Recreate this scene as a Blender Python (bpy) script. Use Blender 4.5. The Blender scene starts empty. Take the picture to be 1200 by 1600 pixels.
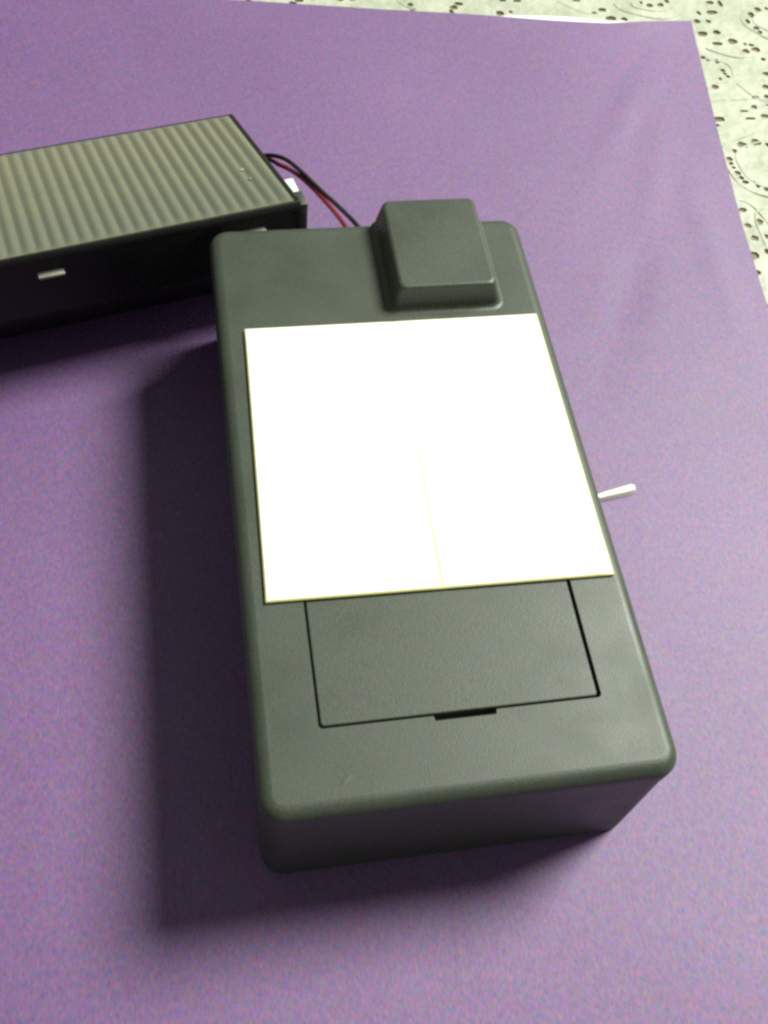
import bpy, bmesh, math, random
from mathutils import Vector, Matrix
from mathutils.geometry import delaunay_2d_cdt

random.seed(7)
scene = bpy.context.scene
col = scene.collection
MM = 0.001

# ------------------------------------------------------------------ camera
cam_data = bpy.data.cameras.new('camera')
cam = bpy.data.objects.new('camera', cam_data)
col.objects.link(cam)
right = Vector((0.98543865, -0.14817999, 0.08338678))
down = Vector((-0.08201827, -0.84385039, -0.53027306))
fwd = Vector((0.14894182, 0.51571233, -0.84371626))
loc = Vector((-0.05116, -0.06345, 0.28111))
m = Matrix.Identity(4)
for i in range(3):
    m[i][0] = right[i]; m[i][1] = -down[i]; m[i][2] = -fwd[i]; m[i][3] = loc[i]
cam.matrix_world = m
cam_data.sensor_fit = 'VERTICAL'
cam_data.sensor_height = 24.0
cam_data.sensor_width = 18.0
cam_data.lens = 24.0 * 1618.4 / 1600.0
cam_data.clip_start = 0.01
cam_data.clip_end = 50
scene.camera = cam

# ------------------------------------------------------------------ light
world = bpy.data.worlds.new('World')
scene.world = world
world.use_nodes = True
bg = world.node_tree.nodes['Background']
bg.inputs['Color'].default_value = (0.93, 1.0, 0.90, 1)
bg.inputs['Strength'].default_value = 0.22

def lamp(name, pos, target, size, power, color):
    ld = bpy.data.lights.new(name, 'AREA')
    ld.shape = 'DISK'; ld.size = size; ld.energy = power; ld.color = color
    o = bpy.data.objects.new(name, ld)
    o.location = pos
    o.rotation_euler = (Vector(target) - Vector(pos)).to_track_quat('-Z', 'Y').to_euler()
    col.objects.link(o)
    return o
lamp('ceiling_lamp', (1.84, 0.95, 2.50), (0.0, 0.06, 0.0), 1.1, 232.0, (0.955, 1.0, 0.89))

vs = scene.view_settings
vs.view_transform = 'Standard'
vs.look = 'None'
vs.exposure = 0.0
vs.gamma = 1.0
vs.use_curve_mapping = False
scene.cycles.use_denoising = False
scene.cycles.filter_width = 2.9

# ------------------------------------------------------------------ materials
class NT:
    def __init__(self, name):
        self.m = bpy.data.materials.new(name); self.m.use_nodes = True
        self.t = self.m.node_tree
        self.b = self.t.nodes['Principled BSDF']
        self.tc = self.t.nodes.new('ShaderNodeTexCoord')
    def n(self, kind, **kw):
        x = self.t.nodes.new(kind)
        for k, v in kw.items():
            if hasattr(x, k): setattr(x, k, v)
            else: x.inputs[k.replace('_', ' ')].default_value = v
        return x
    def l(self, a, b): self.t.links.new(a, b)
    def noise(self, scale, detail=3, rough=0.5, stretch=None):
        x = self.n('ShaderNodeTexNoise'); x.inputs['Scale'].default_value = scale
        x.inputs['Detail'].default_value = detail; x.inputs['Roughness'].default_value = rough
        if stretch:
            mp = self.n('ShaderNodeMapping'); mp.inputs['Scale'].default_value = stretch
            self.l(self.tc.outputs['Object'], mp.inputs['Vector']); self.l(mp.outputs[0], x.inputs['Vector'])
        else:
            self.l(self.tc.outputs['Object'], x.inputs['Vector'])
        return x
    def ramp(self, fac, stops):
        r = self.n('ShaderNodeValToRGB')
        el = r.color_ramp.elements
        while len(el) < len(stops): el.new(0.5)
        for e, (p, c) in zip(el, stops):
            e.position = p; e.color = (*c, 1)
        self.l(fac, r.inputs['Fac'])
        return r
    def mix(self, fac, a, b, blend='MIX'):
        x = self.n('ShaderNodeMix', data_type='RGBA', blend_type=blend)
        if isinstance(fac, float): x.inputs['Factor'].default_value = fac
        else: self.l(fac, x.inputs['Factor'])
        for s, v in ((6, a), (7, b)):
            if isinstance(v, tuple): x.inputs[s].default_value = (*v, 1)
            else: self.l(v, x.inputs[s])
        return x.outputs[2]
    def grain(self, scale, amp, stretch=(1, 0.4, 1), detail=1.5):
        """fine coloured fleck: a multiplier around 1 that differs per channel"""
        x = self.noise(scale, detail, 0.6, stretch)
        mr = self.n('ShaderNodeMapRange', data_type='FLOAT_VECTOR')
        self.l(x.outputs['Color'], mr.inputs['Vector'])
        mr.clamp = False
        mr.inputs[7].default_value = (0.25, 0.25, 0.25); mr.inputs[8].default_value = (0.75, 0.75, 0.75)
        mr.inputs[9].default_value = tuple(1 - a for a in amp); mr.inputs[10].default_value = tuple(1 + a for a in amp)
        return mr.outputs['Vector']
    def flecks(self, scale, size, keep):
        """mask of sparse dust flecks: one per Voronoi cell, only a few cells kept"""
        v = self.n('ShaderNodeTexVoronoi'); v.inputs['Scale'].default_value = scale
        self.l(self.tc.outputs['Object'], v.inputs['Vector'])
        a = self.n('ShaderNodeMath', operation='LESS_THAN'); self.l(v.outputs['Distance'], a.inputs[0]); a.inputs[1].default_value = size
        sp = self.n('ShaderNodeSeparateColor'); self.l(v.outputs['Color'], sp.inputs[0])
        b = self.n('ShaderNodeMath', operation='LESS_THAN'); self.l(sp.outputs[0], b.inputs[0]); b.inputs[1].default_value = keep
        m_ = self.n('ShaderNodeMath', operation='MULTIPLY'); self.l(a.outputs[0], m_.inputs[0]); self.l(b.outputs[0], m_.inputs[1])
        m2 = self.n('ShaderNodeMath', operation='MULTIPLY'); self.l(m_.outputs[0], m2.inputs[0]); self.l(sp.outputs[1], m2.inputs[1])
        return m2.outputs[0]
    def bump(self, h, strength, dist, prev=None):
        x = self.n('ShaderNodeBump'); x.inputs['Strength'].default_value = strength
        x.inputs['Distance'].default_value = dist
        self.l(h, x.inputs['Height'])
        if prev: self.l(prev.outputs[0], x.inputs['Normal'])
        return x

def plastic(name, c0, c1, rough, grain=2600, gb=0.6, gd=0.00009, spec=0.5):
    k = NT(name)
    a = k.noise(38, 4, 0.6)
    g = k.noise(grain, 2, 0.6)
    base = k.ramp(a.outputs['Fac'], [(0.3, c0), (0.72, c1)])
    gr = k.ramp(g.outputs['Fac'], [(0.3, (0.72, 0.76, 0.72)), (0.7, (1.22, 1.2, 1.18))])
    c = k.mix(1.0, base.outputs[0], gr.outputs[0], 'MULTIPLY')
    c = k.mix(1.0, c, k.grain(1500, (0.22, 0.16, 0.24)), 'MULTIPLY')
    c = k.mix(k.flecks(150, 0.035, 0.1), c, (0.16, 0.17, 0.15))
    k.l(c, k.b.inputs['Base Color'])
    rr = k.n('ShaderNodeMapRange'); rr.inputs[1].default_value = 0.3; rr.inputs[2].default_value = 0.7
    rr.inputs[3].default_value = rough - 0.06; rr.inputs[4].default_value = rough + 0.07
    k.l(a.outputs['Fac'], rr.inputs[0]); k.l(rr.outputs[0], k.b.inputs['Roughness'])
    bp = k.bump(g.outputs['Fac'], gb, gd)
    k.l(bp.outputs[0], k.b.inputs['Normal'])
    k.b.inputs['Specular IOR Level'].default_value = spec
    return k.m

M = {}
M['box'] = plastic('dark_grey_plastic', (0.035, 0.043, 0.031), (0.046, 0.054, 0.040), 0.49)
M['black'] = plastic('black_plastic', (0.007, 0.0065, 0.0065), (0.011, 0.010, 0.010), 0.5, spec=0.3)
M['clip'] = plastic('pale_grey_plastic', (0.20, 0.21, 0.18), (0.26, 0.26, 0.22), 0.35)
M['white_plastic'] = plastic('white_plastic', (0.70, 0.74, 0.70), (0.78, 0.8, 0.76), 0.3)
M['wire_black'] = plastic('black_wire_sleeve', (0.010, 0.009, 0.010), (0.015, 0.013, 0.014), 0.38)
M['wire_red'] = plastic('red_wire_sleeve', (0.17, 0.010, 0.022), (0.21, 0.014, 0.028), 0.38)

def mat_purple():
    k = NT('purple_paper_sheet')
    big = k.noise(9, 3, 0.5)
    fib = k.noise(2300, 2, 0.7, (1, 0.4, 1))
    base = k.ramp(big.outputs['Fac'], [(0.3, (0.108, 0.040, 0.154)), (0.7, (0.134, 0.053, 0.178))])
    g1 = k.grain(1500, (0.55, 0.40, 0.34)); g2 = k.grain(600, (0.22, 0.15, 0.13), (1, 0.45, 1))
    c = k.mix(1.0, k.mix(1.0, base.outputs[0], g1, 'MULTIPLY'), g2, 'MULTIPLY')
    c = k.mix(k.flecks(95, 0.035, 0.2), c, (0.5, 0.48, 0.5))
    k.l(c, k.b.inputs['Base Color'])
    gs = k.grain(1700, (0.30, 0.22, 0.28))
    k.l(gs, k.b.inputs['Specular Tint'])
    k.b.inputs['Roughness'].default_value = 0.66
    k.b.inputs['IOR'].default_value = 1.62
    k.b.inputs['Specular IOR Level'].default_value = 0.8
    b1 = k.bump(fib.outputs['Fac'], 0.3, 0.00008)
    soft = k.noise(34, 2, 0.5)
    b2 = k.bump(soft.outputs['Fac'], 0.25, 0.0012, b1)
    k.l(b2.outputs[0], k.b.inputs['Normal'])
    return k.m
M['purple'] = mat_purple()

def mat_simple(name, c0, c1, rough, scale=400, gb=0.2, gd=0.0001):
    k = NT(name)
    a = k.noise(scale, 3, 0.6)
    r = k.ramp(a.outputs['Fac'], [(0.3, c0), (0.7, c1)])
    k.l(r.outputs[0], k.b.inputs['Base Color'])
    k.b.inputs['Roughness'].default_value = rough
    bp = k.bump(a.outputs['Fac'], gb, gd); k.l(bp.outputs[0], k.b.inputs['Normal'])
    return k.m
M['card'] = mat_simple('white_card', (0.84, 0.84, 0.82), (0.88, 0.88, 0.86), 0.6)
M['card_edge'] = mat_simple('cream_card_edge', (0.62, 0.58, 0.22), (0.70, 0.66, 0.30), 0.7)
M['card_crease'] = mat_simple('pale_card_crease', (0.70, 0.68, 0.44), (0.76, 0.74, 0.50), 0.7)
M['paper_edge'] = mat_simple('white_edge_strip', (0.82, 0.82, 0.82), (0.88, 0.88, 0.88), 0.6)

def mat_cloth():
    k = NT('cream_lace_cloth')
    a = k.noise(55, 3, 0.55)
    weave = k.noise(1100, 3, 0.7)
    v = k.n('ShaderNodeTexVoronoi'); v.inputs['Scale'].default_value = 230
    k.l(k.tc.outputs['Object'], v.inputs['Vector'])
    base = k.ramp(a.outputs['Fac'], [(0.3, (0.32, 0.335, 0.255)), (0.7, (0.45, 0.455, 0.375))])
    sp = k.ramp(weave.outputs['Fac'], [(0.3, (0.86, 0.9, 0.84)), (0.7, (1.08, 1.06, 1.08))])
    k.l(k.mix(1.0, base.outputs[0], sp.outputs[0], 'MULTIPLY'), k.b.inputs['Base Color'])
    k.b.inputs['Roughness'].default_value = 0.55
    b1 = k.bump(v.outputs['Distance'], 0.5, 0.0006)
    b2 = k.bump(a.outputs['Fac'], 0.6, 0.003, b1)
    k.l(b2.outputs[0], k.b.inputs['Normal'])
    return k.m
M['cloth'] = mat_cloth()

def mat_wood():
    k = NT('brown_wood')
    a = k.noise(60, 5, 0.65, (1, 9, 1))
    r = k.ramp(a.outputs['Fac'], [(0.3, (0.12, 0.078, 0.032)), (0.7, (0.19, 0.13, 0.06))])
    k.l(r.outputs[0], k.b.inputs['Base Color']); k.b.inputs['Roughness'].default_value = 0.45
    return k.m
M['wood'] = mat_wood()

def mat_metal():
    k = NT('bright_plated_metal')
    a = k.noise(900, 3, 0.6)
    k.b.inputs['Metallic'].default_value = 1.0
    r = k.ramp(a.outputs['Fac'], [(0.3, (0.90, 0.86, 0.74)), (0.7, (0.97, 0.94, 0.84))])
    k.l(r.outputs[0], k.b.inputs['Base Color']); k.b.inputs['Roughness'].default_value = 0.46
    return k.m
M['metal'] = mat_metal()

def mat_lens():
    k = NT('ribbed_lens_plastic')
    a = k.noise(26, 3, 0.55)
    g = k.noise(1500, 2, 0.6)
    r = k.ramp(a.outputs['Fac'], [(0.3, (0.110, 0.122, 0.104)), (0.7, (0.168, 0.155, 0.090))])
    sp = k.ramp(g.outputs['Fac'], [(0.3, (0.84, 0.9, 0.84)), (0.7, (1.12, 1.1, 1.1))])
    k.l(k.mix(1.0, r.outputs[0], sp.outputs[0], 'MULTIPLY'), k.b.inputs['Base Color'])
    k.b.inputs['Roughness'].default_value = 0.26
    k.b.inputs['Specular IOR Level'].default_value = 0.6
    return k.m
M['lens'] = mat_lens()

# ------------------------------------------------------------------ helpers
def link(name, bm, mat, parent=None, smooth=None, recalc=True, flat_caps=False):
    if recalc: bmesh.ops.recalc_face_normals(bm, faces=bm.faces[:])
    me = bpy.data.meshes.new(name)
    bm.to_mesh(me); bm.free()
    for mm_ in (mat if isinstance(mat, (list, tuple)) else [mat]): me.materials.append(mm_)
    if smooth is not None:
        me.shade_smooth()
        me.set_sharp_from_angle(angle=math.radians(smooth))
        if flat_caps:
            for p_ in me.polygons:
                if p_.normal.z > 0.9995: p_.use_smooth = False
    o = bpy.data.objects.new(name, me)
    col.objects.link(o)
    if parent: o.parent = parent
    return o
def empty(name, loc=(0, 0, 0), rz=0):
    o = bpy.data.objects.new(name, None); o.empty_display_size = 0.01
    o.location = loc; o.rotation_euler = (0, 0, rz); col.objects.link(o); return o
def tag(o, label, cat, group=None, kind=None):
    if label: o['label'] = label
    if cat: o['category'] = cat
    if group: o['group'] = group
    if kind: o['kind'] = kind
    return o
def rrect(x0, x1, y0, y1, r, seg=8):
    pts = []
    r = max(r, 0.01)
    for cx, cy, a0 in ((x1 - r, y1 - r, 0), (x0 + r, y1 - r, 90), (x0 + r, y0 + r, 180), (x1 - r, y0 + r, 270)):
        for i in range(seg + 1):
            a = math.radians(a0 + 90 * i / seg)
            pts.append((cx + r * math.cos(a), cy + r * math.sin(a)))
    return pts
def ring(bm, pts, z):
    return [bm.verts.new((x * MM, y * MM, z * MM)) for x, y in pts]
def bridge(bm, a, b):
    n = len(a)
    return [bm.faces.new((a[i], a[(i + 1) % n], b[(i + 1) % n], b[i])) for i in range(n)]
def loft(levels, cap0=True, cap1=True, seg=8):
    """levels: (x0,x1,y0,y1,r,z) in mm"""
    bm = bmesh.new(); prev = None; rings = []
    for x0, x1, y0, y1, r, z in levels:
        cur = ring(bm, rrect(x0, x1, y0, y1, r, seg), z)
        if prev: bridge(bm, prev, cur)
        rings.append(cur); prev = cur
    if cap0: bm.faces.new(rings[0])
    if cap1: bm.faces.new(rings[-1])
    return bm, rings
def box(bm, x0, x1, y0, y1, z0, z1):
    v = [bm.verts.new((x * MM, y * MM, z * MM)) for z in (z0, z1) for x, y in ((x0, y0), (x1, y0), (x1, y1), (x0, y1))]
    for f in ((3, 2, 1, 0), (4, 5, 6, 7), (0, 1, 5, 4), (1, 2, 6, 5), (2, 3, 7, 6), (3, 0, 4, 7)):
        bm.faces.new([v[i] for i in f])
    return v
def bevel_all(bm, w, seg=2):
    bmesh.ops.recalc_face_normals(bm, faces=bm.faces[:])
    bmesh.ops.bevel(bm, geom=bm.edges[:], offset=w * MM, segments=seg, profile=0.5, affect='EDGES', clamp_overlap=True)
def lathe_x(prof, seg=20):
    """prof: (x, r) mm along +x"""
    bm = bmesh.new(); prev = None
    for x, r in prof:
        cur = [bm.verts.new((x * MM, max(r, 1e-3) * MM * math.cos(2 * math.pi * i / seg), max(r, 1e-3) * MM * math.sin(2 * math.pi * i / seg))) for i in range(seg)]
        if prev: bridge(bm, prev, cur)
        else: first = cur
        prev = cur
    bm.faces.new(first); bm.faces.new(prev)
    return bm
def tube(pts, r, seg=12, sub=10):
    """Catmull-Rom tube through pts (mm)"""
    P = [Vector(p) for p in pts]; P = [P[0] * 2 - P[1]] + P + [P[-1] * 2 - P[-2]]
    path = []
    for i in range(1, len(P) - 2):
        for k in range(sub):
            t = k / sub; a, b, c, d = P[i - 1:i + 3]
            path.append(0.5 * ((2 * b) + (c - a) * t + (2 * a - 5 * b + 4 * c - d) * t * t + (3 * b - a - 3 * c + d) * t ** 3))
    path.append(P[-2])
    bm = bmesh.new(); prev = None; up = Vector((0, 0, 1))
    for i, q in enumerate(path):
        t = (path[min(i + 1, len(path) - 1)] - path[max(i - 1, 0)]).normalized()
        s = t.cross(up).normalized(); u = s.cross(t)
        cur = [bm.verts.new((q + (s * math.cos(2 * math.pi * j / seg) + u * math.sin(2 * math.pi * j / seg)) * r) * MM) for j in range(seg)]
        if prev: bridge(bm, prev, cur)
        else: bm.faces.new(cur)
        prev = cur
    bm.faces.new(prev)
    return bm

# ------------------------------------------------------------------ setting: table, lace cloth, purple sheet
bm = bmesh.new(); box(bm, -700, 700, -500, 900, -32, -1.3); bevel_all(bm, 2)
t = link('table', bm, M['wood']); t['kind'] = 'structure'
tag(t, 'brown wooden table top showing through the lace holes', 'table')

HOLES = [(201.6, 384.0, 1.67, 1.2), (206.4, 383.1, 0.96, 2.4), (193.0, 375.6, 1.06, 1.37), (199.8, 375.9, 2.6, 1.37), (190.0, 368.8, 1.52, 1.34), (195.7, 368.7, 1.05, 1.16), (189.6, 358.9, 2.08, 1.5), (196.9, 359.8, 1.74, 1.33), (194.5, 351.2, 2.18, 1.11), (202.6, 352.8, 2.08, 1.5), (224.5, 377.5, 1.68, 1.8), (219.5, 373.5, 1.19, 2.17), (215.9, 368.3, 0.95, 1.56), (218.3, 363.0, 1.41, 1.16), (219.2, 359.8, 0.94, 1.15), (229.3, 378.2, 0.72, 1.61), (183.9, 340.8, 1.13, 0.9), (185.6, 339.1, 0.56, 0.9), (189.9, 338.1, 0.9, 1.44), (190.4, 331.3, 1.12, 0.89), (190.6, 328.9, 0.67, 0.88), (191.4, 326.7, 0.78, 1.06), (187.2, 325.1, 0.67, 0.87), (177.5, 319.0, 1.21, 1.37), (182.8, 319.6, 1.65, 1.38), (208.3, 350.7, 0.69, 0.94), (211.1, 349.8, 1.16, 0.94), (206.8, 345.3, 1.38, 1.48), (212.1, 346.3, 1.85, 1.49), (213.1, 338.7, 0.92, 1.1), (210.7, 327.9, 1.36, 1.43), (207.2, 318.4, 1.56, 1.4), (199.6, 311.3, 1.54, 1.37), (204.9, 311.8, 1.11, 1.2), (196.4, 304.7, 1.42, 1.18), (203.2, 305.9, 0.44, 0.68), (190.8, 302.1, 1.74, 0.6), (199.2, 298.4, 1.74, 1.16), (191.8, 296.9, 2.38, 0.66), (176.9, 297.0, 2.46, 1.31), (174.2, 293.1, 1.81, 0.81), (182.1, 279.8, 1.9, 1.73), (188.9, 281.1, 1.8, 1.91), (193.6, 279.1, 0.85, 1.27), (177.4, 275.7, 1.05, 1.4), (173.1, 271.2, 1.24, 1.23), (172.9, 268.1, 0.89, 0.99), (173.2, 265.5, 0.89, 0.65), (173.8, 262.0, 1.11, 1.3), (174.4, 259.0, 1.0, 0.97), (175.2, 256.1, 1.32, 0.9), (179.0, 256.3, 0.55, 0.8), (180.0, 253.7, 0.71, 1.22), (183.4, 251.5, 1.1, 1.6), (168.2, 239.5, 1.51, 1.23), (173.1, 232.6, 1.39, 1.51), (167.5, 230.6, 1.38, 1.2), (167.7, 223.4, 1.48, 1.33), (173.1, 223.9, 0.85, 1.19), (164.0, 213.8, 1.66, 2.01), (170.1, 215.5, 1.05, 1.45), (162.0, 204.4, 1.23, 1.26), (159.2, 187.0, 1.2, 0.86), (75.7, 384.7, 1.77, 1.19), (71.0, 378.5, 0.82, 1.76), (94.2, 377.0, 1.66, 1.38), (99.6, 378.0, 0.83, 0.99), (97.7, 387.2, 1.5, 0.81), (104.8, 386.8, 1.81, 0.81), (145.0, 378.9, 1.84, 1.22), (140.4, 376.6, 1.22, 0.81), (147.6, 371.8, 2.43, 1.41), (154.1, 371.3, 1.46, 1.21), (133.9, 386.6, 1.84, 0.62), (169.8, 382.2, 1.62, 1.25), (166.3, 384.4, 0.62, 1.04), (175.6, 382.5, 1.38, 1.46), (179.6, 385.3, 0.88, 1.47), (52.5, 384.4, 1.26, 1.41), (53.1, 380.6, 1.25, 1.05), (72.8, 382.2, 1.59, 1.42)]
seen = list(HOLES)
def add_holes(dx, dy):
    for x, y, a, b in HOLES:
        X, Y = x + dx, y + dy
        if 155 < X < 236 and 183 < Y < 390: continue
        if 40 < X < 240 and 365 < Y < 390: continue
        if all((X - h[0]) ** 2 + (Y - h[1]) ** 2 > (max(a, b) + max(h[2], h[3]) + 0.4) ** 2 for h in seen):
            seen.append((X, Y, a, b))
for dx, dy in ((76, 0), (76, 203), (0, 203), (-76, 203), (-152, 203), (-10, -203), (66, -203), (-228, 203), (-75, 4), (-150, 7)):
    add_holes(dx, dy)
PAPER_EDGE = [(110, -160), (128, -30), (143, 75), (159.5, 185.8), (164.8, 231), (173.6, 290.5), (186.6, 368.2)]
def paper_right(y):
    for (xa, ya), (xb, yb) in zip(PAPER_EDGE, PAPER_EDGE[1:]):
        if ya <= y <= yb: return xa + (xb - xa) * (y - ya) / (yb - ya)
    return PAPER_EDGE[0][0] if y < PAPER_EDGE[0][1] else PAPER_EDGE[-1][0]
PAPER_TOP = [(-330, 428), (-132, 402), (-25, 388.4), (69, 376.3), (117, 369.6), (144.4, 366.4), (165, 366.9), (186.6, 368.2)]
def paper_top(x):
    for (xa, ya), (xb, yb) in zip(PAPER_TOP, PAPER_TOP[1:]):
        if xa <= x <= xb: return ya + (yb - ya) * (x - xa) / (xb - xa)
    return PAPER_TOP[-1][1]
def under_paper(x, y):
    return x < paper_right(y) - 6 and y < paper_top(min(x, 186)) - 6 and y > -150
holes = [h for h in seen if not under_paper(h[0], h[1])]

def build_cloth():
    pts, edges = [], []
    X0, X1, Y0, Y1 = -420, 420, -240, 640
    outer = [(X0, Y0), (X1, Y0), (X1, Y1), (X0, Y1)]
    pts += outer; edges += [(0, 1), (1, 2), (2, 3), (3, 0)]
    loops = []
    for x, y, a, b in holes:
        s = len(pts); n = 9
        ph = random.random() * 6
        for i in range(n):
            ang = 2 * math.pi * i / n + ph
            ca, sa = math.cos(ang), math.sin(ang)
            sup = 1.34 + random.uniform(-0.16, 0.16)
            pts.append((x + a * ca * sup, y + b * sa * sup))
        edges += [(s + i, s + (i + 1) % n) for i in range(n)]
    for gx in range(150, 260, 6):
        for gy in range(170, 420, 6):
            if all((gx - h[0]) ** 2 + (gy - h[1]) ** 2 > (max(h[2], h[3]) + 1.5) ** 2 for h in holes):
                pts.append((gx + random.uniform(-1, 1), gy + random.uniform(-1, 1)))
    V, E, Fc, *_ = delaunay_2d_cdt([Vector(p) for p in pts], edges, [], 0, 1e-5)
    bm = bmesh.new()
    def wav(x, y):
        w = 0.09 * math.sin(x * 0.21 + 0.7) * math.sin(y * 0.17) + 0.05 * math.sin(x * 0.09 - y * 0.13)
        return w
    def onrim(x, y):
        return any(abs(x - h[0]) < h[2] * 1.6 and abs(y - h[1]) < h[3] * 1.6 for h in holes)
    bv = [bm.verts.new((v.x * MM, v.y * MM, (-0.8 + wav(v.x, v.y) + (0.22 if onrim(v.x, v.y) else random.uniform(-0.12, 0.05))) * MM)) for v in V]
    def inhole(x, y):
        for h in holes:
            if abs(x - h[0]) < h[2] * 1.55 and abs(y - h[1]) < h[3] * 1.55:
                if ((x - h[0]) / h[2]) ** 2 + ((y - h[1]) / h[3]) ** 2 < 1.2: return True
        return False
    for f in Fc:
        cx = sum(V[i].x for i in f) / 3; cy = sum(V[i].y for i in f) / 3
        if inhole(cx, cy): continue
        try: bm.faces.new([bv[i] for i in f])
        except ValueError: pass
    for f in bm.faces:
        if f.normal.z < 0: f.normal_flip()
    bm.normal_update()
    r = bmesh.ops.extrude_edge_only(bm, edges=[e for e in bm.edges if e.is_boundary])
    for v in r['geom']:
        if isinstance(v, bmesh.types.BMVert): v.co.z -= 0.45 * MM
    return link('lace_tablecloth', bm, M['cloth'], recalc=False, smooth=50)
cloth = build_cloth()
def cord(cx, cy, rx, ry, a0, a1, n=14, w=0.55):
    pts = []
    for i in range(n + 1):
        a = math.radians(a0 + (a1 - a0) * i / n)
        k = 1 + 0.035 * math.sin(5 * a + cx)
        pts.append((cx + rx * k * math.cos(a), cy + ry * k * math.sin(a), -0.93))
    return link('cord', tube(pts, w, 8, 4), M['cloth'], cloth, smooth=60)
for c_ in ((196, 266, 20.5, 16.5, 95, 268), (196, 266, 26.5, 22, 100, 250), (231, 368, 12, 9, 60, 300), (231, 368, 17.5, 15.5, 95, 262),
           (181, 331, 14.5, 9.5, -75, 70), (205, 331, 12, 22, 205, 330), (192, 305, 24, 5.5, 20, 165), (172, 384, 11, 6, 180, 350), (172, 388, 20, 16, 195, 320),
           (178, 224, 7.2, 17, 95, 262), (166, 222, 12, 24, -70, 78), (100, 392, 16, 10, 190, 345), (142, 392, 18, 16, 200, 330), (60, 394, 14, 16, 200, 340),
           (210, 230, 22, 20, 90, 270), (205, 352, 18, 11, 200, 330)):
    cord(*c_)
tag(cloth, 'cream lace tablecloth with rings of small holes under the purple sheet', 'tablecloth')

def build_paper():
    bm = bmesh.new()
    nx, ny = 110, 110
    Y0 = -150
    rows = []
    for j in range(ny + 1):
        v = j / ny
        row = []
        for i in range(nx + 1):
            u = i / nx
            # u along width, v along height; top edge and right edge follow their outlines
            xt = -330 + (186.6 + 330) * u
            yt = paper_top(xt)
            yb = Y0 - 10 * u
            y = yb + (yt - yb) * v
            xl = -330 - 30 * (1 - v)
            x = xl + (paper_right(y) - xl) * u
            # keep top edge x exact
            d = max(0, -60 - x, x - 62, y - 262, -14 - y)
            d = max(0.0, min(1.0, (d - 4) / 25))
            if x < -10 and 150 < y < 330: d = 0
            z = 0.35 * math.sin(x * 0.055 + 1.0) * math.sin(y * 0.04 + 0.4) + 0.3 * math.sin(x * 0.022 + y * 0.031)
            # shallow folds near the right edge
            for fx, fy, ang, wd, am in ((133, 250, 1.25, 5, 0.9), (118, 215, 1.05, 6, -0.8), (148, 225, 1.5, 4, 0.8), (128, 290, 1.0, 6, 0.7)):
                px, py = x - fx, y - fy
                s = px * math.sin(ang) - py * math.cos(ang); tt = px * math.cos(ang) + py * math.sin(ang)
                z += am * math.exp(-(s / wd) ** 2) * math.exp(-(tt / 45) ** 2)
            # lifted back edge between the dip and the corner
            ed = max(0.0, 1 - (yt - y) / 22)
            z += ed * ed * (1.1 * math.exp(-((x - 165) / 22) ** 2) + 0.5 * math.exp(-((x - 80) / 30) ** 2) - 0.1)
            z = z * d if z > 0 else z * d * 0.35
            row.append(bm.verts.new((x * MM, y * MM, (z + 0.0) * MM)))
        rows.append(row)
    for j in range(ny):
        for i in range(nx):
            bm.faces.new((rows[j][i], rows[j][i + 1], rows[j + 1][i + 1], rows[j + 1][i]))
    bm.normal_update()
    r = bmesh.ops.extrude_edge_only(bm, edges=[e for e in bm.edges if e.is_boundary])
    for g in r['geom']:
        if isinstance(g, bmesh.types.BMVert): g.co.z -= 0.28 * MM
    o = link('purple_paper', bm, M['purple'], recalc=False, smooth=40)
    # pale strip peeping out along the back edge
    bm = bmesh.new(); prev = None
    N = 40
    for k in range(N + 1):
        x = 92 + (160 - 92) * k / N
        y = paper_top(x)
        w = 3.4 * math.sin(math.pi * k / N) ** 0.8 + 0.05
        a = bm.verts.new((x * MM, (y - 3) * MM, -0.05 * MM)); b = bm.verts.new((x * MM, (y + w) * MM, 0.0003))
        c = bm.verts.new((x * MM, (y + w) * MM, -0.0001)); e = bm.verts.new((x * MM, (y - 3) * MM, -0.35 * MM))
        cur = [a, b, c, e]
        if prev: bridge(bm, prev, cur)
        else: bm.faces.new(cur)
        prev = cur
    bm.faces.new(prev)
    mg = link('white_strip', bm, M['paper_edge'], o)
    mg['label'] = 'bright white strip along the back edge'
    return o
paper = build_paper()
tag(paper, 'large sheet of purple paper lying on the lace tablecloth', 'paper')

# ------------------------------------------------------------------ project box
H = 50.4; L = 186.7; W = 50.0
pb = empty('project_box', (0, 0, 0))
tag(pb, 'dark grey plastic project box with raised block and battery door, carrying a white card', 'box')
SEAM = 42.0
def fil(x0, x1, y0, y1, r, ztop, rad, n=7):
    out = []
    for i in range(n + 1):
        a = math.radians(90 * i / n)
        ins = rad * (1 - math.cos(a))
        out.append((x0 + ins, x1 - ins, y0 + ins, y1 - ins, r - ins, ztop - rad + rad * math.sin(a)))
    return out
# base half: rounded foot, slight draft
R = 6.2
lv = []
for i in range(7):
    a = math.radians(90 * i / 6)
    ins = 1.1 * (1 - math.sin(a)) + 0.1
    lv.append((-W + ins, W - ins, ins, L - ins, R - ins * 0.7, 0.05 + 1.1 * (1 - math.cos(a))))
lv.append((-W + 0.25, W - 0.25, 0.25, L - 0.25, R, SEAM - 0.35))
lv.append((-W + 0.7, W - 0.7, 0.7, L - 0.7, R - 0.4, SEAM - 0.15))
lv.append((-W + 0.9, W - 0.9, 0.9, L - 0.9, R - 0.5, SEAM + 0.6))
bm, _ = loft(lv)
base = link('base', bm, M['box'], pb, smooth=35, flat_caps=True)
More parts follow.
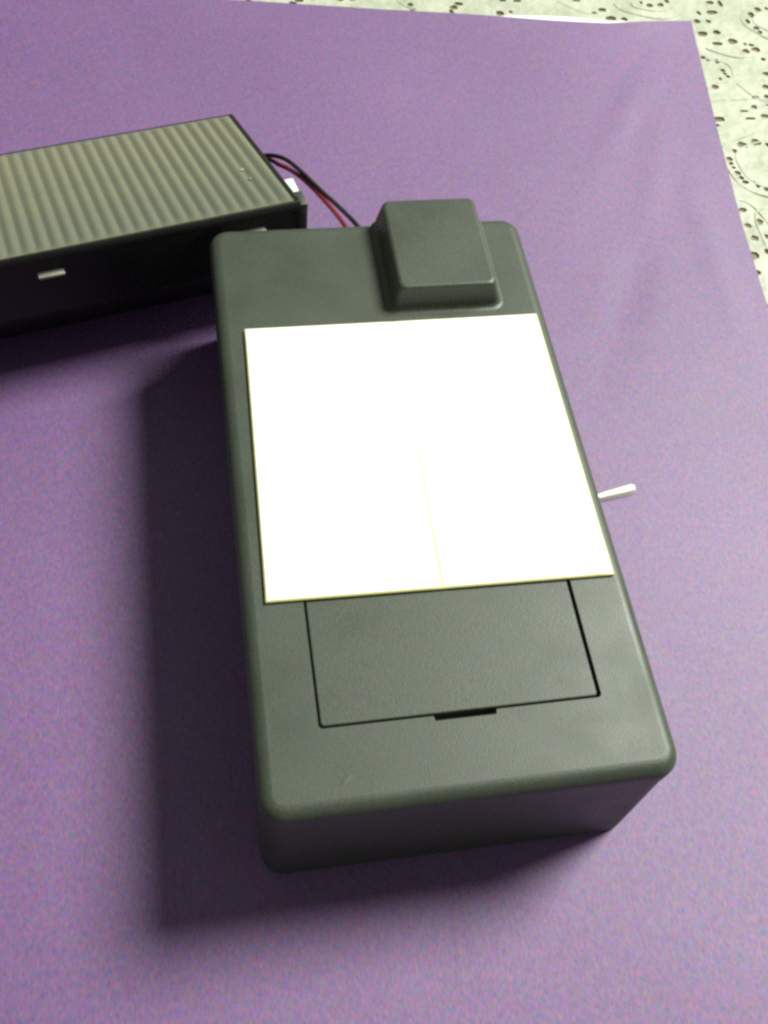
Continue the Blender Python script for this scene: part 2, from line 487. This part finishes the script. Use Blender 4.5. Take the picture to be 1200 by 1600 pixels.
# lid half with the battery opening cut through its top
lv = [(-W + 0.6, W - 0.6, 0.6, L - 0.6, R - 0.4, SEAM), (-W + 0.1, W - 0.1, 0.1, L - 0.1, R, SEAM + 0.25)] + fil(-W, W, 0, L, R, H, 3.6)
bm, rings = loft(lv, cap0=False, cap1=False)
bm.faces.new(rings[0])
DX0, DX1, DY0, DY1 = -34.4, 34.5, 20.2, 96.0
out2d = [(v.co.x / MM, v.co.y / MM) for v in rings[-1]]
hole2d = rrect(DX0, DX1, DY0, DY1, 1.0, 3)
# finger notch in the front edge of the opening
hole2d_n = []
for q in hole2d: hole2d_n.append(q)
i0 = max(i for i, q in enumerate(hole2d_n) if q[0] < 0 and q[1] < 40)
hole2d_n[i0 + 1:i0 + 1] = [(-7.2, DY0), (-6.9, DY0 - 1.25), (7.9, DY0 - 1.25), (8.2, DY0)]
pts = out2d + hole2d_n
no, nh = len(out2d), len(hole2d_n)
ed = [(i, (i + 1) % no) for i in range(no)] + [(no + i, no + (i + 1) % nh) for i in range(nh)]
V, E, Fc, ov, *_ = delaunay_2d_cdt([Vector(p) for p in pts], ed, [], 0, 1e-6)
hv = [bm.verts.new((x * MM, y * MM, H * MM)) for x, y in hole2d_n]
vm = {}
for k, srcs in enumerate(ov):
    s = srcs[0]
    vm[k] = rings[-1][s] if s < no else hv[s - no]
def pin(x, y, poly):
    c = False; j = len(poly) - 1
    for i in range(len(poly)):
        if (poly[i][1] > y) != (poly[j][1] > y) and x < (poly[j][0] - poly[i][0]) * (y - poly[i][1]) / (poly[j][1] - poly[i][1]) + poly[i][0]: c = not c
        j = i
    return c
for f in Fc:
    cx = sum(V[i].x for i in f) / 3; cy = sum(V[i].y for i in f) / 3
    if pin(cx, cy, hole2d_n) or not pin(cx, cy, out2d): continue
    bm.faces.new([vm[i] for i in f])
hb = [bm.verts.new((x * MM, y * MM, (H - 3.2) * MM)) for x, y in hole2d_n]
bridge(bm, hv, hb)
bm.faces.new(hb)
lid = link('lid', bm, M['box'], pb, smooth=35, flat_caps=True)
# battery door, a bevelled plate sunk a hair below the lid
g = 0.5
lv = [(DX0 + g, DX1 - 1.0 * g - 0.4, DY0 + g + 0.1, DY1 - g, 0.8, H - 2.6)]
for i in range(4):
    a = math.radians(90 * i / 3); ins = 0.35 * (1 - math.cos(a))
    lv.append((DX0 + g + ins, DX1 - g - 0.4 - ins, DY0 + g + 0.1 + ins, DY1 - g - ins, 0.8, H - 0.15 - 0.35 + 0.35 * math.sin(a)))
bm, _ = loft(lv, seg=4)
door = link('battery_door', bm, M['box'], pb, smooth=35, flat_caps=True)
# raised block moulded on the lid, flush with its rear wall
bx0, bx1, by0, by1 = 3.0, 35.6, 148.2, 187.0
lv = [(bx0 - 2.0, bx1 + 2.0, by0 - 2.0, by1 - 0.6, 4.0, H - 5), (bx0 - 2.0, bx1 + 2.0, by0 - 2.0, by1, 4.0, H + 0.0)]
for i in range(1, 7):
    a = math.radians(90 * i / 6)
    o_ = 2.0 * (1 - math.sin(a))
    lv.append((bx0 - o_, bx1 + o_, by0 - o_, by1, 2.0 + o_, H + 2.0 * (1 - math.cos(a))))
TZ = H + 8.2
for i in range(0, 7):
    a = math.radians(90 * i / 6); ins = 1.3 + 1.3 * (1 - math.cos(a))
    lv.append((bx0 + ins, bx1 - ins, by0 + ins * 0.8, by1 - 0.1 - 0.5 * (ins - 1.3), 2.2, TZ - 1.3 + 1.3 * math.sin(a)))
bm, _ = loft(lv)
blk = link('raised_block', bm, M['box'], pb, smooth=38, flat_caps=True)
# sink marks: shallow glossy dimple lips near the front screw bosses
def sink(x, y, rx, ry, rot):
    bm = bmesh.new(); prev = None
    for rr_, z in ((1.0, 0.0), (0.8, 0.012), (0.55, 0.035), (0.3, 0.05), (0.06, 0.055)):
        cur = []
        for i in range(20):
            a = 2 * math.pi * i / 20
            px, py = rx * rr_ * math.cos(a), ry * rr_ * math.sin(a)
            cur.append(bm.verts.new(((x + px * math.cos(rot) - py * math.sin(rot)) * MM, (y + px * math.sin(rot) + py * math.cos(rot)) * MM, (H - 0.01 + z) * MM)))
        if prev: bridge(bm, prev, cur)
        prev = cur
    bm.faces.new(prev)
    return link('moulding_mark', bm, M['box'], pb, smooth=60)
sink(-29.8, 7.6, 2.4, 1.0, 0.7)
# toggle switch on the right wall
sw = link('toggle_switch', lathe_x([(47.5, 4.2), (51.2, 4.2), (51.4, 3.0), (54.0, 3.0), (54.2, 2.4)]), M['metal'], pb, smooth=40)
sw.location = (0, 0.0892, 0.028)
bm = lathe_x([(49.7, 5.0), (50.0, 5.4), (51.7, 5.4), (52.0, 5.0)], 6); nut = link('nut', bm, M['metal'], sw, smooth=30)
bm = lathe_x([(0, 1.0), (3, 1.3), (7, 1.8), (14.6, 1.95), (15.9, 1.7), (16.6, 1.2), (16.8, 0.2)])
lev = link('lever', bm, M['metal'], sw, smooth=50)
lev.location = (0.0535, 0.0, 0.0); lev.rotation_euler = (0, math.radians(-2), math.radians(9))

# ------------------------------------------------------------------ white card
def build_card():
    A, B, C_, D = Vector((-43.7, 53.8)), Vector((46.2, 52.4)), Vector((46.3, 142.9)), Vector((-41.9, 143.2))
    us = [i / 24 for i in range(25)]
    uc = 0.4975
    us = sorted([u for u in us if abs(u - uc) > 0.02] + [uc - 0.0022, uc + 0.0022, 0.005, 0.995])
    vsn = sorted([j / 24 for j in range(25)] + [0.508, 0.512, 0.504, 0.005, 0.995])
    bm = bmesh.new(); T = 1.0
    iL = us.index(uc - 0.0022); iR = us.index(uc + 0.0022)
    top, bot = [], []
    for v in vsn:
        rt, rb = [], []
        for i, u in enumerate(us):
            uu = u
            if i in (iL, iR):   # slit narrows towards the middle of the card
                wdt = 0.0046 * max(0.5, 1 - v / 1.1)
                uu = uc + 0.004 * (v - 0.1) + (-wdt if i == iL else wdt)
            p = (A * (1 - uu) + B * uu) * (1 - v) + (D * (1 - uu) + C_ * uu) * v
            z = 0.10 * math.sin(u * 3.1) * math.sin(v * 3.0) + 0.12 * (abs(u - uc) * 2) ** 3
            if u in (0, 1) or v in (0, 1): z -= 0.3
            z -= 0.10 if abs(v - 0.508) < 1e-6 else 0
            if i in (iL, iR): z -= 0.12
            rt.append(bm.verts.new((p.x * MM, p.y * MM, (H + 0.12 + T + z) * MM)))
            rb.append(bm.verts.new((p.x * MM, p.y * MM, (H + 0.12 + max(z, 0)) * MM)))
        top.append(rt); bot.append(rb)
    nv, nu = len(vsn), len(us)
    seam = lambda j, i: i == iL and vsn[j + 1] <= 0.58
    for j in range(nv - 1):
        for i in range(nu - 1):
            bm.faces.new((bot[j + 1][i], bot[j + 1][i + 1], bot[j][i + 1], bot[j][i]))
            ft = bm.faces.new((top[j][i], top[j][i + 1], top[j + 1][i + 1], top[j + 1][i]))
            if i in (0, nu - 2) or j in (0, nv - 2) or seam(j, i): ft.material_index = 1
            elif abs(vsn[j] - 0.508) < 1e-6: ft.material_index = 2
    def side(a, b, c, d):
        f = bm.faces.new((a, b, c, d)); f.material_index = 1
    for i in range(nu - 1):
        side(bot[0][i], bot[0][i + 1], top[0][i + 1], top[0][i])
        side(top[-1][i], top[-1][i + 1], bot[-1][i + 1], bot[-1][i])
    for j in range(nv - 1):
        side(top[j][0], top[j + 1][0], bot[j + 1][0], bot[j][0])
        side(bot[j][-1], bot[j + 1][-1], top[j + 1][-1], top[j][-1])
    return link('white_card', bm, [M['card'], M['card_edge'], M['card_crease']], smooth=30)
card = build_card()
tag(card, 'blank white square card with a faint centre seam lying on the grey box', 'card')

# ------------------------------------------------------------------ ribbed lamp (runs out of frame on the left)
TH = math.radians(12.887)
lampo = empty('ribbed_lamp', (-0.0216, 0.1978, 0), TH)
tag(lampo, 'black wedge-shaped lamp with a ribbed translucent lens behind the grey box', 'lamp')
ZF = 50.0; SL = 23.353 / 75.84; B = 77.0; LX = -152.0
def zl(b): return ZF - SL * b
# body: hollow-looking wedge, slightly drafted front
bm = bmesh.new()
prof = [(17.0, 0.05), (14.0, 2.0), (-0.5, 25.0), (-0.9, zl(0) - 0.6), (0.2, zl(0) - 0.25), (B - 0.6, zl(B) - 1.2), (B + 0.5, zl(B) - 2.0), (B + 0.2, 2.0), (B - 1.4, 0.05)]
e0 = [bm.verts.new((LX * MM, y * MM, z * MM)) for y, z in prof]
e1 = [bm.verts.new((1.2 * MM, y * MM, z * MM)) for y, z in prof]
bridge(bm, e0, e1); bm.faces.new(e0); bm.faces.new(e1)
bevel_all(bm, 0.4, 2)
body = link('body', bm, M['black'], lampo, smooth=35)
tilt = -math.atan(SL)
DEP = math.hypot(B, SL * B)
# frame ring lying in the tilted plane
bm = bmesh.new()
fx0, fx1, fy0, fy1 = LX, 1.9, -0.7, DEP + 0.4
ix0, ix1, iy0, iy1 = LX + 2.2, 0.1, 0.15, DEP - 0.75
def ringq(x0, x1, y0, y1, z): return [bm.verts.new((x * MM, y * MM, z * MM)) for x, y in ((x0, y0), (x1, y0), (x1, y1), (x0, y1))]
ot, ob = ringq(fx0, fx1, fy0, fy1, 0.0), ringq(fx0, fx1, fy0, fy1, -3.4)
it_, ib = ringq(ix0, ix1, iy0, iy1, 0.0), ringq(ix0, ix1, iy0, iy1, -3.4)
bridge(bm, ob, ot); bridge(bm, ot, it_); bridge(bm, it_, ib); bridge(bm, ib, ob)
bevel_all(bm, 0.25, 2)
fr = link('frame', bm, M['black'], lampo, smooth=35)
fr.location = (0, 0, ZF * MM); fr.rotation_euler = (tilt, 0, 0)
# lens plate and its ribs
bm = bmesh.new(); box(bm, ix0 + 0.05, ix1 - 0.05, iy0 + 0.05, iy1 - 0.05, -1.6, -0.35)
lens = link('lens', bm, M['lens'], lampo)
lens.location = fr.location; lens.rotation_euler = fr.rotation_euler
PITCH = 4.3
bm = bmesh.new(); prev = None
n = 12
sec = [(-PITCH / 2 + 0.01, -0.5)] + [((-PITCH / 2 + 0.01) * (1 - 2 * i / n), -0.05 + 0.78 * math.sin(math.pi * i / n) ** 1.6) for i in range(n + 1)] + [(PITCH / 2 - 0.01, -0.5)]
prev = None
for yy, hk in ((iy0 + 0.1, 0.04), (iy0 + 1.6, 0.5), (iy0 + 3.6, 1.0), (iy1 - 3.6, 1.0), (iy1 - 1.6, 0.5), (iy1 - 0.1, 0.04)):
    cur = [bm.verts.new((x * MM, yy * MM, (z if z < -0.1 else -0.05 + (z + 0.05) * hk) * MM)) for x, z in sec]
    if prev: bridge(bm, prev, cur)
    else: bm.faces.new(cur)
    prev = cur
bm.faces.new(prev)
rib0 = link('rib', bm, M['lens'], lens, smooth=40)
x = ix1 - 0.1 - PITCH / 2; k = 0
while x - PITCH / 2 > ix0:
    o = rib0 if k == 0 else rib0.copy()
    if k: col.objects.link(o); o.parent = lens
    o.location = (x * MM, 0, 0)
    x -= PITCH; k += 1
# tiny pale pips added to the lens in place of small glints
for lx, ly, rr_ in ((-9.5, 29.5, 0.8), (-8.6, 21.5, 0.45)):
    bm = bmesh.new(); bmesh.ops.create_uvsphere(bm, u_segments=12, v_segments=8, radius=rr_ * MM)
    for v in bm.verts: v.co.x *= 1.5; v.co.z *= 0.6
    pp = link('glint_pip', bm, M['clip'], lens, smooth=60)
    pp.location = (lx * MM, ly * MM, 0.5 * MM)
# clips under the front edge
clip0 = None
for cx in (-14.4, -79.4, -140.0):
    if clip0 is None:
        bm = bmesh.new(); box(bm, -4.0, 4.0, -2.4, 0.4, -0.5, 0.5); bevel_all(bm, 0.3, 2)
        c_ = clip0 = link('clip', bm, M['clip'], lampo, smooth=35)
    else:
        c_ = clip0.copy(); col.objects.link(c_); c_.parent = lampo
    c_.location = (cx * MM, -1.0 * MM, (ZF - 7.6) * MM)
# end post at the front right corner and a white plug behind it
bm = bmesh.new(); box(bm, 0.9, 4.3, -1.2, 5.5, 22.0, ZF - 1.0); bevel_all(bm, 0.5, 2)
post = link('end_post', bm, M['box'], lampo, smooth=35)
bm = bmesh.new(); box(bm, 1.0, 5.6, 8.5, 18.0, 24.0, ZF - 6.5); bevel_all(bm, 0.5, 2)
plug = link('plug', bm, M['white_plastic'], lampo, smooth=35)
plug['label'] = 'white plug on the end of the black lamp'

# ------------------------------------------------------------------ wires from the lamp to the box
wb = link('wire', tube([(-33, 250.5, 20), (-30.4, 250, 23.5), (-27.6, 248.7, 26.5), (-24.3, 245.8, 29.0), (-20.5, 241.4, 31.0), (-17.0, 235.0, 32.5), (-12.9, 226.0, 34.0), (-8.9, 217.6, 35.0), (-4.9, 209.7, 36.0), (-0.5, 200.2, 37.0), (3, 192, 36), (4, 185, 34)], 0.8), M['wire_black'], smooth=60)
tag(wb, 'thin black wire arching from the lamp to the rear of the box', 'wire', 'pair of wires behind the box')
wr = link('wire', tube([(-33, 248.5, 19), (-29, 249, 23), (-25.6, 247.3, 26.0), (-22.6, 241.5, 28.5), (-19.5, 236.5, 30.5), (-15.5, 229.8, 32.0), (-11.5, 220.9, 33.5), (-7.7, 210.9, 35.0), (-4.4, 201.5, 36.0), (-1, 192, 35), (0, 185, 33.5)], 0.8), M['wire_red'], smooth=60)
tag(wr, 'thin red wire running alongside the black wire behind the box', 'wire', 'pair of wires behind the box')
